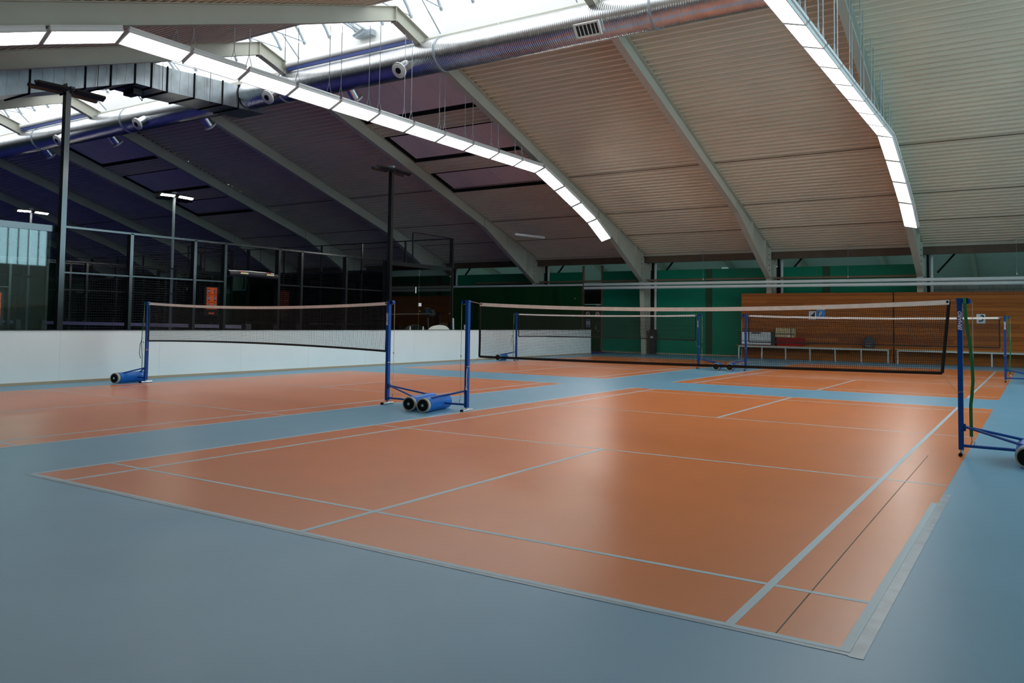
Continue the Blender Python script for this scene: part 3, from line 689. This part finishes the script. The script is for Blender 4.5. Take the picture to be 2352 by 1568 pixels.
# floodlight masts
def mast(x, y, lit, lb, h=5.72, pm='cage'):
    t = thing('floodlight_mast', lb, 'light mast', (x, y, 0), 'floodlight masts of the padel cages')
    hw = .05 if pm == 'cage' else .03; MB().box(x-hw*1.4, x+hw, y-hw, y+hw, 0, h-.02).build('pole', pm, t)
    MB().box(x-.08, x+.08, y-.05, y+.05, h-.02, h+.06).build('pole_cap', 'alu', t)
    k = MB(); k.box(x-.20, x+.20, y-.04, y+.04, h-.06, h-.02); k.bar((x, y-.62, h-.04), (x, y+.62, h-.04), .05, .05); k.build('cross_arm', 'led_off', t)
    for sx in (-1, 1):
        for sy in (-1, 1):
            uv = (-.6*sx, 0, 1); f_ = MB(); f_.bar((x+sx*.13, y+sy*.08, h-.08), (x+sx*.15, y+sy*.66, h-.10), .12, .05, uv); fo = f_.build('floodlight', 'led_off', t)
            MB().bar((x+sx*.145, y+sy*.10, h-.107), (x+sx*.165, y+sy*.64, h-.127), .10, .015, uv).build('led_panel', 'led' if lit and sx > 0 else 'black', fo)
mast(-9.16, 5.05, False, 'dark unlit floodlight mast nearest the left end of the white barrier')
mast(-9.16, 14.55, False, 'dark unlit floodlight mast behind the middle badminton posts')
mast(-19.46, 14.5, True, 'lit floodlight mast at the far corner of the first padel cage', pm='alu')
mast(-20.13, 14.95, False, 'unlit floodlight mast of the farther padel cage just beside a lit one', pm='alu')
mast(-30.46, 15.0, True, 'lit floodlight mast at the far left behind both cages', 5.9, 'alu')
def score(y0, y1, z0, z1, dig, lb):
    x = -19.18; t = thing('scoreboard', lb, 'scoreboard', (x, (y0+y1)/2, z0), 'orange scoreboards')
    MB().box(x-.03, x, y0-.08, y1+.08, z0-.22, z1+.03).build('backing', 'case_black', t)
    n = 3; hh = (z1-z0)/n
    for i in range(n):
        za = z1-(i+1)*hh+.02; zb = z1-i*hh
        c = MB().box(x, x+.012, y0, y1, za, zb).build('score_card', 'orange_card_glow', t)
        for s_, dg in zip((0, 1), dig[i]):
            yy = y0+(y1-y0)*(.2 if s_ == 0 else .8); MB().box(x+.012, x+.016, yy-.045, yy+.045, za+.04, zb-.04).build('number_slot', 'black', c)
            text('digit', dg, hh*.62, 'letter_white', c, (x+.018, yy, (za+zb)/2), FACE_PX, bold=True)
    MB().box(x, x+.012, y0+.1, y1-.1, z0-.16, z0-.10).build('lower_card', 'orange_card_glow', t)
score(15.78, 16.22, 1.56, 2.38, ('62', '00', '30'), 'orange scoreboard with white digits seen through the padel cage')
score(8.16, 8.66, 1.15, 1.92, ('01', '00', '10'), 'orange scoreboard cut off by the left edge of the picture')
for x, z, lb in ((-28.3, 4.4, 'small bright wall light seen through the cage near the padded bar'), (-34.5, 3.9, 'small bright wall light seen through the cage left of the orange scoreboard')):
    t = thing('wall_light', lb, 'light', (x, 27.3, z), 'small wall lights beyond the cages')
    MB().box(x-.3, x+.3, 28.7, 28.9, z, z+.06).build('housing', 'led_off', t); MB().box(x-.28, x+.28, 28.66, 28.72, z-.03, z+.01).build('lamp', 'led', t)
# pale kiosk behind the cages
t = thing('glazed_booth', 'pale grey glazed booth with dark frames behind the padel cages', 'booth', (-24, 26.4, 0))
MB().box(-26.3, -21.9, 26.2, 26.9, .1, 2.6).build('body', mat('booth_wall', (.30, .34, .35), .5), t)
MB().box(-26.4, -21.8, 26.1, 27.0, 2.6, 2.8).build('roof', mat('booth_roof', (.42, .46, .48), .5), t)
k = MB()
for x in (-26.3, -25.0, -23.6, -23.2, -22.3, -21.9): k.box(x-.05, x+.05, 26.14, 26.2, .1, 2.6)
k.box(-26.3, -21.9, 26.14, 26.2, 1.0, 1.25); k.build('frame', 'black', t)

# bottles and tarp behind the barrier
for y, lb in ((15.15, 'small clear bottle top showing over the white barrier, nearer the blue post'), (15.75, 'small clear bottle top showing over the white barrier, nearer the white tarp')):
    t = thing('bottle', lb, 'bottle', (-8.85, y, .80), 'bottles behind the white barrier')
    MB().tube([(-8.85, y, .80), (-8.85, y, 1.0), (-8.85, y, 1.03), (-8.85, y, 1.06)], [.035, .035, .016, .014], 12).build('body', 'chrome', t, smooth=True)
    MB().tube([(-8.85, y, 1.06), (-8.85, y, 1.085)], .017, 10).build('cap', 'white_paint', t)
ld = MB().box(-8.98, -8.74, 14.8, 17.4, .76, .80).build('ledge', 'case_black', **STR)
ld.name = 'trim_ledge'
k = MB(); n = 16; vs = []; fs = []
for i in range(n+1):
    u = i/n; y = 16.02+.95*u; h = .98+.16*math.sin(PI*u)**.7+.01*math.sin(9*u)
    for jx, (x, hh) in enumerate(((-8.74, .80), (-8.78, h), (-8.90, h-.02), (-8.97, .80))): vs.append((x, y, max(.80, hh)))
fs = [(i*4+q, i*4+q+1, i*4+5+q, i*4+4+q) for i in range(n) for q in range(3)]
tag(k.add(vs, fs).build('folded_tarp', 'tarp', smooth=True), 'pale folded tarp bulging above the top of the white barrier', 'tarp')
for i, (y, lean) in enumerate(((17.25, .09), (17.9, .12))):
    o = MB().bar((-8.80, y, .02), (-8.79, y-lean, 1.35 if i == 0 else 1.14), .05, .012, (0, 1, 0)).build('leaning_board', 'paper')
    tag(o, ('pale blue board leaning against the corner post of the padel cage', 'short pale strip leaning just right of the padel cage corner post')[i], 'board', 'boards leaning behind the barrier')

# ------------------------------------------------------------------ badminton posts
def post(x, y, s, arm, skew, lb, strap=False, loop=False, txt=0, sheet=0):
    """s: side the trolley is on (+1 = +x)"""
    t = thing('net_post', lb, 'net post', (x, y, 0), 'blue wheeled badminton posts')
    up_ = MB().box(x-.023, x+.023, y-.028, y+.028, .055, 1.545).build('upright', 'blue_post', t)
    k = MB(); k.box(x-.026 if s > 0 else x-.07, x+.07 if s > 0 else x+.026, y-.024, y+.024, 1.50, 1.552); k.tube([(x+s*.07, y-.024, 1.522), (x+s*.07, y+.024, 1.522)], .030, 16); k.build('pulley_head', 'blue_post', t, smooth=True)
    MB().tube([(x, y, .02), (x, y, .06)], .014, 8).build('foot_spindle', 'chrome', t)
    ft = MB().tube([(x, y-.10, .017), (x, y+.13, .017)], .017, 12).build('foot_bar', 'chrome', t, smooth=True)
    MB().tube([(x, y-.13, .018), (x, y-.095, .018)], .018, 12).build('rubber_foot', 'rubber', ft, smooth=True)
    L = .70; cx = x+s*arm; yc = y-.16; dv = Vector((math.sin(skew), math.cos(skew), 0)); c = Vector((cx, yc, .105)); a = c-dv*L/2; b = c+dv*L/2
    r = MB().tube([a, a+dv*.015, b-dv*.015, b], [.085, .1, .1, .085], 28).build('counterweight', 'blue_roller', t, smooth=True)
    w1 = MB().tube([a-dv*.055, a-dv*.005], .098, 26).build('wheel', 'tyre', t, smooth=True)
    MB().tube([a-dv*.060, a-dv*.054], .080, 24).build('wheel_disc', 'rubber', w1, smooth=True); MB().tube([a-dv*.066, a-dv*.058], .02, 12).build('hub', 'chrome', w1)
    q = b-dv*.06; MB().tube([(q.x, q.y, .022), (q.x+dv.x*.045, q.y+dv.y*.045, .022)], .022, 12).build('caster', 'rubber', t)
    m_ = MB(); m_.tube([(x+s*.02, y, .095), (cx-s*.02, yc+.1, .10)], .015, 8)
    for e in (-.24, .22): pe = c+dv*e; m_.tube([(x+s*.02, y, .285), (pe.x-s*.03, pe.y, .19)], .013, 8)
    m_.build('brace', 'blue_post', t, smooth=True)
    MB().box(x+s*.02-.012, x+s*.02+.022, y-.02, y+.02, .24, .31).build('brace_bracket', 'blue_post', t)
    ys = y-.030
    MB().tube([(x-.026, ys, .62), (x+.026, ys, .625), (x+.026, y+.030, .63), (x-.026, y+.030, .625)], .006, 6, closed=True).build('rope_tie', 'rope', t)
    hk = MB(); hk.tube([(x+s*.11, y-.01, .11), (x+s*.12, y-.01, .14), (x+s*.10, y-.01, .16)], .005, 6); hk.build('hook', 'chrome', t)
    if strap:
        pts = [(x+s*.045, y-.03, 1.555), (x+s*.05, y-.045, 1.50), (x+s*.055, y-.045, 1.36), (x+s*.085, y-.04, 1.12), (x+s*.105, y-.04, .9), (x+s*.11, y-.04, .74), (x+s*.10, y-.035, .60), (x+s*.088, y-.03, .50), (x+s*.09, y-.03, .19)]
        MB().ribbon(pts, .030 if not loop else .018, (1, 0, 0), .003).build('tension_strap', 'strap', t)
        k = MB(); k.tube([(x+s*.09, y-.03, .19), (x+s*.095, y-.03, .15), (x+s*.085, y-.03, .11)], .005, 6); k.build('strap_hook', 'chrome', t)
    k = MB(); k.tube([(x+s*.11, y, 1.51), (x+s*.112, y, 1.1), (x+s*.108, y, .60 if strap else .15)], .0032, 6); k.tube([(x+s*.11, y-.005, .78), (x+s*.11, y+.005, .755)], .010, 8); k.build('rope', 'rope', t)
    if loop:
        MB().ribbon([(x+s*.11, y-.03, .86), (x+s*.17, y-.03, .72), (x+s*.185, y-.03, .55), (x+s*.15, y-.03, .46), (x+s*.11, y-.03, .47)], .014, (0, 1, 0), .002).build('loose_strap', 'strap', t)
    if txt: 
        R_ = Matrix(((0, -1, 0), (0, 0, -1), (1, 0, 0)))
        text('lettering', 'ERHARD', .048, 'letter_white', t, (x+.004 if txt > 0 else x-.004, y-.0295, 1.325 if txt > 0 else 1.27), R_, bold=True, shear=.25)
    if sheet:
        MB().tube([(x+.02, y-.031, .60), (x+.012, y-.031, .45), (x+.018, y-.031, .36)], .004, 6).build('loose_cord', 'white_tape', t)
        k = MB(); k.add([(x+.0, y-.032, .30), (x+.03, y-.032, .30), (x+.012, y-.032, .37), (x+.0, y-.036, .30), (x+.03, y-.036, .30), (x+.012, y-.036, .37)], [(0, 1, 2), (5, 4, 3), (0, 3, 4, 1), (1, 4, 5, 2), (2, 5, 3, 0)]); k.build('cord_tag', 'white_tape', t)
    return t
PY = NET
post(6.06, PY, 1, .56, .0, 'blue badminton post with green strap and white lettering, nearest at the right', strap=True, txt=1)
post(0.0, PY+.01, -1, .42, -.22, 'blue badminton post with trolley left of the nearest net, loose white cord', sheet=1)
post(-1.50, PY+.05, 1, .80, -.22, 'blue lettered badminton post at the right end of the left net', txt=-1)
post(-7.66, PY+.10, -1, .25, -.28, 'blue badminton post with green strap at the left beside the white barrier', strap=True, loop=True)
PY2 = 19.1
post(-7.66, PY2, -1, .45, -.25, 'distant blue badminton post with green strap close to the white barrier', strap=True, loop=True)
post(-1.48, PY2, 1, .62, -.22, 'distant blue lettered badminton post before the green wall, right end of its net', txt=-1)
post(-.12, PY2, -1, .36, -.22, 'distant blue badminton post in front of the timber wall left end')
post(6.03, PY2, 1, .60, .0, 'distant blue badminton post with green strap at the right by the timber wall', strap=True, txt=1)

# ------------------------------------------------------------------ nets
def net(xa, xb, y, topf, botf, la, lb_, label, xab=None, xbb=None):
    la += .042; lb_ -= .042
    t = thing('badminton_net', label, 'net', ((xa+xb)/2, y, .78), 'badminton nets')
    xab = xa if xab is None else xab; xbb = xb if xbb is None else xbb
    def P(u, v):
        X0 = xa+(xb-xa)*u; X1 = xab+(xbb-xab)*u; zt = topf(u); zb = botf(u); return (X0+(X1-X0)*v, y+.012*math.sin(7*u+3*v)*v, zt+(zb-zt)*v)
    n = round((xb-xa)/.0205)
    m_ = MB(); m_.grid(P, n, 36, 6, 40, .0018); m_.build('netting', 'black_net', t)
    tp = MB(); N_ = 60
    for i in range(N_):
        a = P(i/N_, 0); b = P((i+1)/N_, 0); w_ = .046
        tp.add([(a[0], y-.004, a[2]), (b[0], y-.004, b[2]), (b[0], y-.004, b[2]-w_), (a[0], y-.004, a[2]-w_), (a[0], y+.004, a[2]), (b[0], y+.004, b[2]), (b[0], y+.004, b[2]-w_), (a[0], y+.004, a[2]-w_)],
               [(0, 1, 2, 3), (7, 6, 5, 4), (0, 4, 5, 1), (3, 2, 6, 7)])
    tp.build('white_tape', 'white_tape', t)
    bo = MB(); pts = [P(i/40, 1) for i in range(41)]; bo.ribbon(pts, .030, (0, 0, 1), .006); bo.build('bottom_band', 'black', t)
    for u_ in (0, 1): MB().ribbon([P(u_, k/6) for k in range(7)], .030, (1, 0, 0), .006).build('side_band', 'black', t)
    c = MB(); a = P(0, 0); b = P(1, 0); c.tube([(la, y, 1.535), (a[0], y, a[2]-.012)], .0045, 6); c.tube([(lb_, y, 1.535), (b[0], y, b[2]-.012)], .0045, 6)
    a = P(0, 1); b = P(1, 1); c.tube([(la, y, .63), (a[0], y, a[2])], .0022, 5); c.tube([(lb_, y, .63), (b[0], y, b[2])], .0022, 5); c.build('net_cord', 'rope', t)
    for u in (.004, .997):
        q = P(u, 0); MB().tube([(q[0], y-.008, q[2]-.018), (q[0], y+.008, q[2]-.018)], .012, 10).build('eyelet', 'rubber', t)
sag = lambda a, m, b: (lambda u: a*(1-u)*(1-2*u)+4*m*u*(1-u)+b*u*(2*u-1))
net(.21, 5.97, PY, sag(1.515, 1.455, 1.535), sag(.77, .775, .80), .0, 6.06, 'nearest badminton net with white top tape, leaning at its right end', xbb=5.90)
net(-7.59, -1.56, PY+.07, sag(1.535, 1.463, 1.53), sag(.80, .836, .79), -7.66, -1.50, 'left badminton net with white top tape in front of the white barrier')
net(-7.58, -1.56, PY2, sag(1.535, 1.50, 1.535), sag(.79, .82, .80), -7.66, -1.48, 'far badminton net between the white barrier and the green wall')
net(-.04, 5.92, PY2, sag(1.535, 1.495, 1.53), sag(.79, .80, .80), -.12, 6.03, 'far badminton net in front of the timber wall')

# ------------------------------------------------------------------ benches and what stands on them
def bench(x0, x1, nleg, lb):
    t = thing('wall_bench', lb, 'bench', ((x0+x1)/2, 27.740, 0), 'benches along the timber wall')
    s_ = MB()
    for k in range(3): s_.box(x0-.08, x1+.05, 27.560+k*.13, 27.670+k*.13, .475, .505)
    s_.build('seat', 'bench_wood', t)
    MB().box(x0, x1, 27.540, 27.580, .425, .472).build('seat_rail', 'bench_steel', t)
    for i in range(nleg):
        x = x0+(x1-x0)*i/(nleg-1); l = MB(); l.box(x-.022, x+.022, 27.550, 27.580, 0, .43); l.box(x-.018, x+.018, 27.580, 27.940, .43, .465); l.build('leg', 'bench_steel', t)
bench(-2.96, 2.28, 7, 'long wooden bench on steel legs carrying the cases along the timber wall')
bench(2.58, 9.6, 6, 'long empty wooden bench on steel legs at the right of the wall seam')
zb = .507
t = thing('equipment_case', 'large silver and black hard case standing on the bench', 'case', (-2.3, 27.740, zb))
MB().box(-2.95, -1.62, 27.580, 27.940, zb, 1.02).build('shell', 'case_black', t)
MB().box(-2.85, -1.76, 27.568, 27.585, zb+.03, 1.0).build('silver_front', mat('silver_front', (.66, .73, .76), .5), t)
MB().box(-2.86, -1.75, 27.560, 27.570, .66, .675).build('strip', 'black', t)
k = MB(); k.bar((-2.48, 27.555, .97), (-2.12, 27.555, .97), .03, .04); k.build('handle', 'black', t)
t = thing('sports_bag', 'dark red sports bag lying on the bench beside the silver case', 'bag', (-1.1, 27.740, zb))
k = MB(); zz0, zz1, xx0, xx1, yy0, yy1 = zb, zb+.31, -1.58, -.58, 27.6, 27.92
rings = []
for (f, z_) in ((.94, zz0), (1, zz0+.03), (1.01, zz0+.16), (.99, zz1-.04), (.93, zz1)):
    cxx, cyy = (xx0+xx1)/2, (yy0+yy1)/2; hx, hy = (xx1-xx0)/2*f, (yy1-yy0)/2*f; c_ = .05
    rings.append([(cxx+sx_*(hx-(c_ if q else 0)), cyy+sy_*(hy-(0 if q else c_)), z_) for sx_, sy_, q in ((-1, -1, 0), (-1, -1, 1), (1, -1, 1), (1, -1, 0), (1, 1, 0), (1, 1, 1), (-1, 1, 1), (-1, 1, 0))])
vs = [p_ for rg in rings for p_ in rg]; fs = [(a*8+b_, a*8+(b_+1) % 8, a*8+8+(b_+1) % 8, a*8+8+b_) for a in range(4) for b_ in range(8)]+[tuple(reversed(range(8))), tuple(range(32, 40))]
k.add(vs, fs).build('body', 'red_bag', t)
MB().tube([(-1.5, 27.60, zb+.22), (-1.1, 27.598, zb+.23), (-.66, 27.60, zb+.22)], .006, 6).build('zip', 'black', t)
t = thing('cardboard_box', 'beige box with dark edges standing on the red bag', 'box', (-1.25, 27.740, .82))
MB().box(-1.60, -.92, 27.620, 27.900, .822, 1.17).build('body', 'khaki', t)
k = MB(); k.box(-1.605, -.915, 27.614, 27.620, .93, .955); k.box(-1.04, -1.015, 27.614, 27.620, .822, 1.17); k.box(-1.62, -1.60, 27.610, 27.900, .822, 1.18); k.build('edge_band', 'case_black', t)
MB().box(-1.14, -1.06, 27.612, 27.619, .84, .92).build('label', 'letter_white', t)
t = thing('backpack', 'small dark grey backpack standing on the bench below the timber wall', 'bag', (1.64, 27.740, zb))
k = MB(); k.tube([(1.64, 27.740, zb), (1.64, 27.740, zb+.06), (1.64, 27.740, zb+.3), (1.64, 27.740, zb+.38), (1.64, 27.740, zb+.41)], [.17, .185, .18, .14, .05], 18); k.build('body', mat('backpack_grey', (.05, .06, .07), .7), t, smooth=True)
MB().box(1.54, 1.72, 27.540, 27.570, zb+.05, zb+.17).build('front_pocket', mat('pocket', (.10, .12, .13), .6), t)
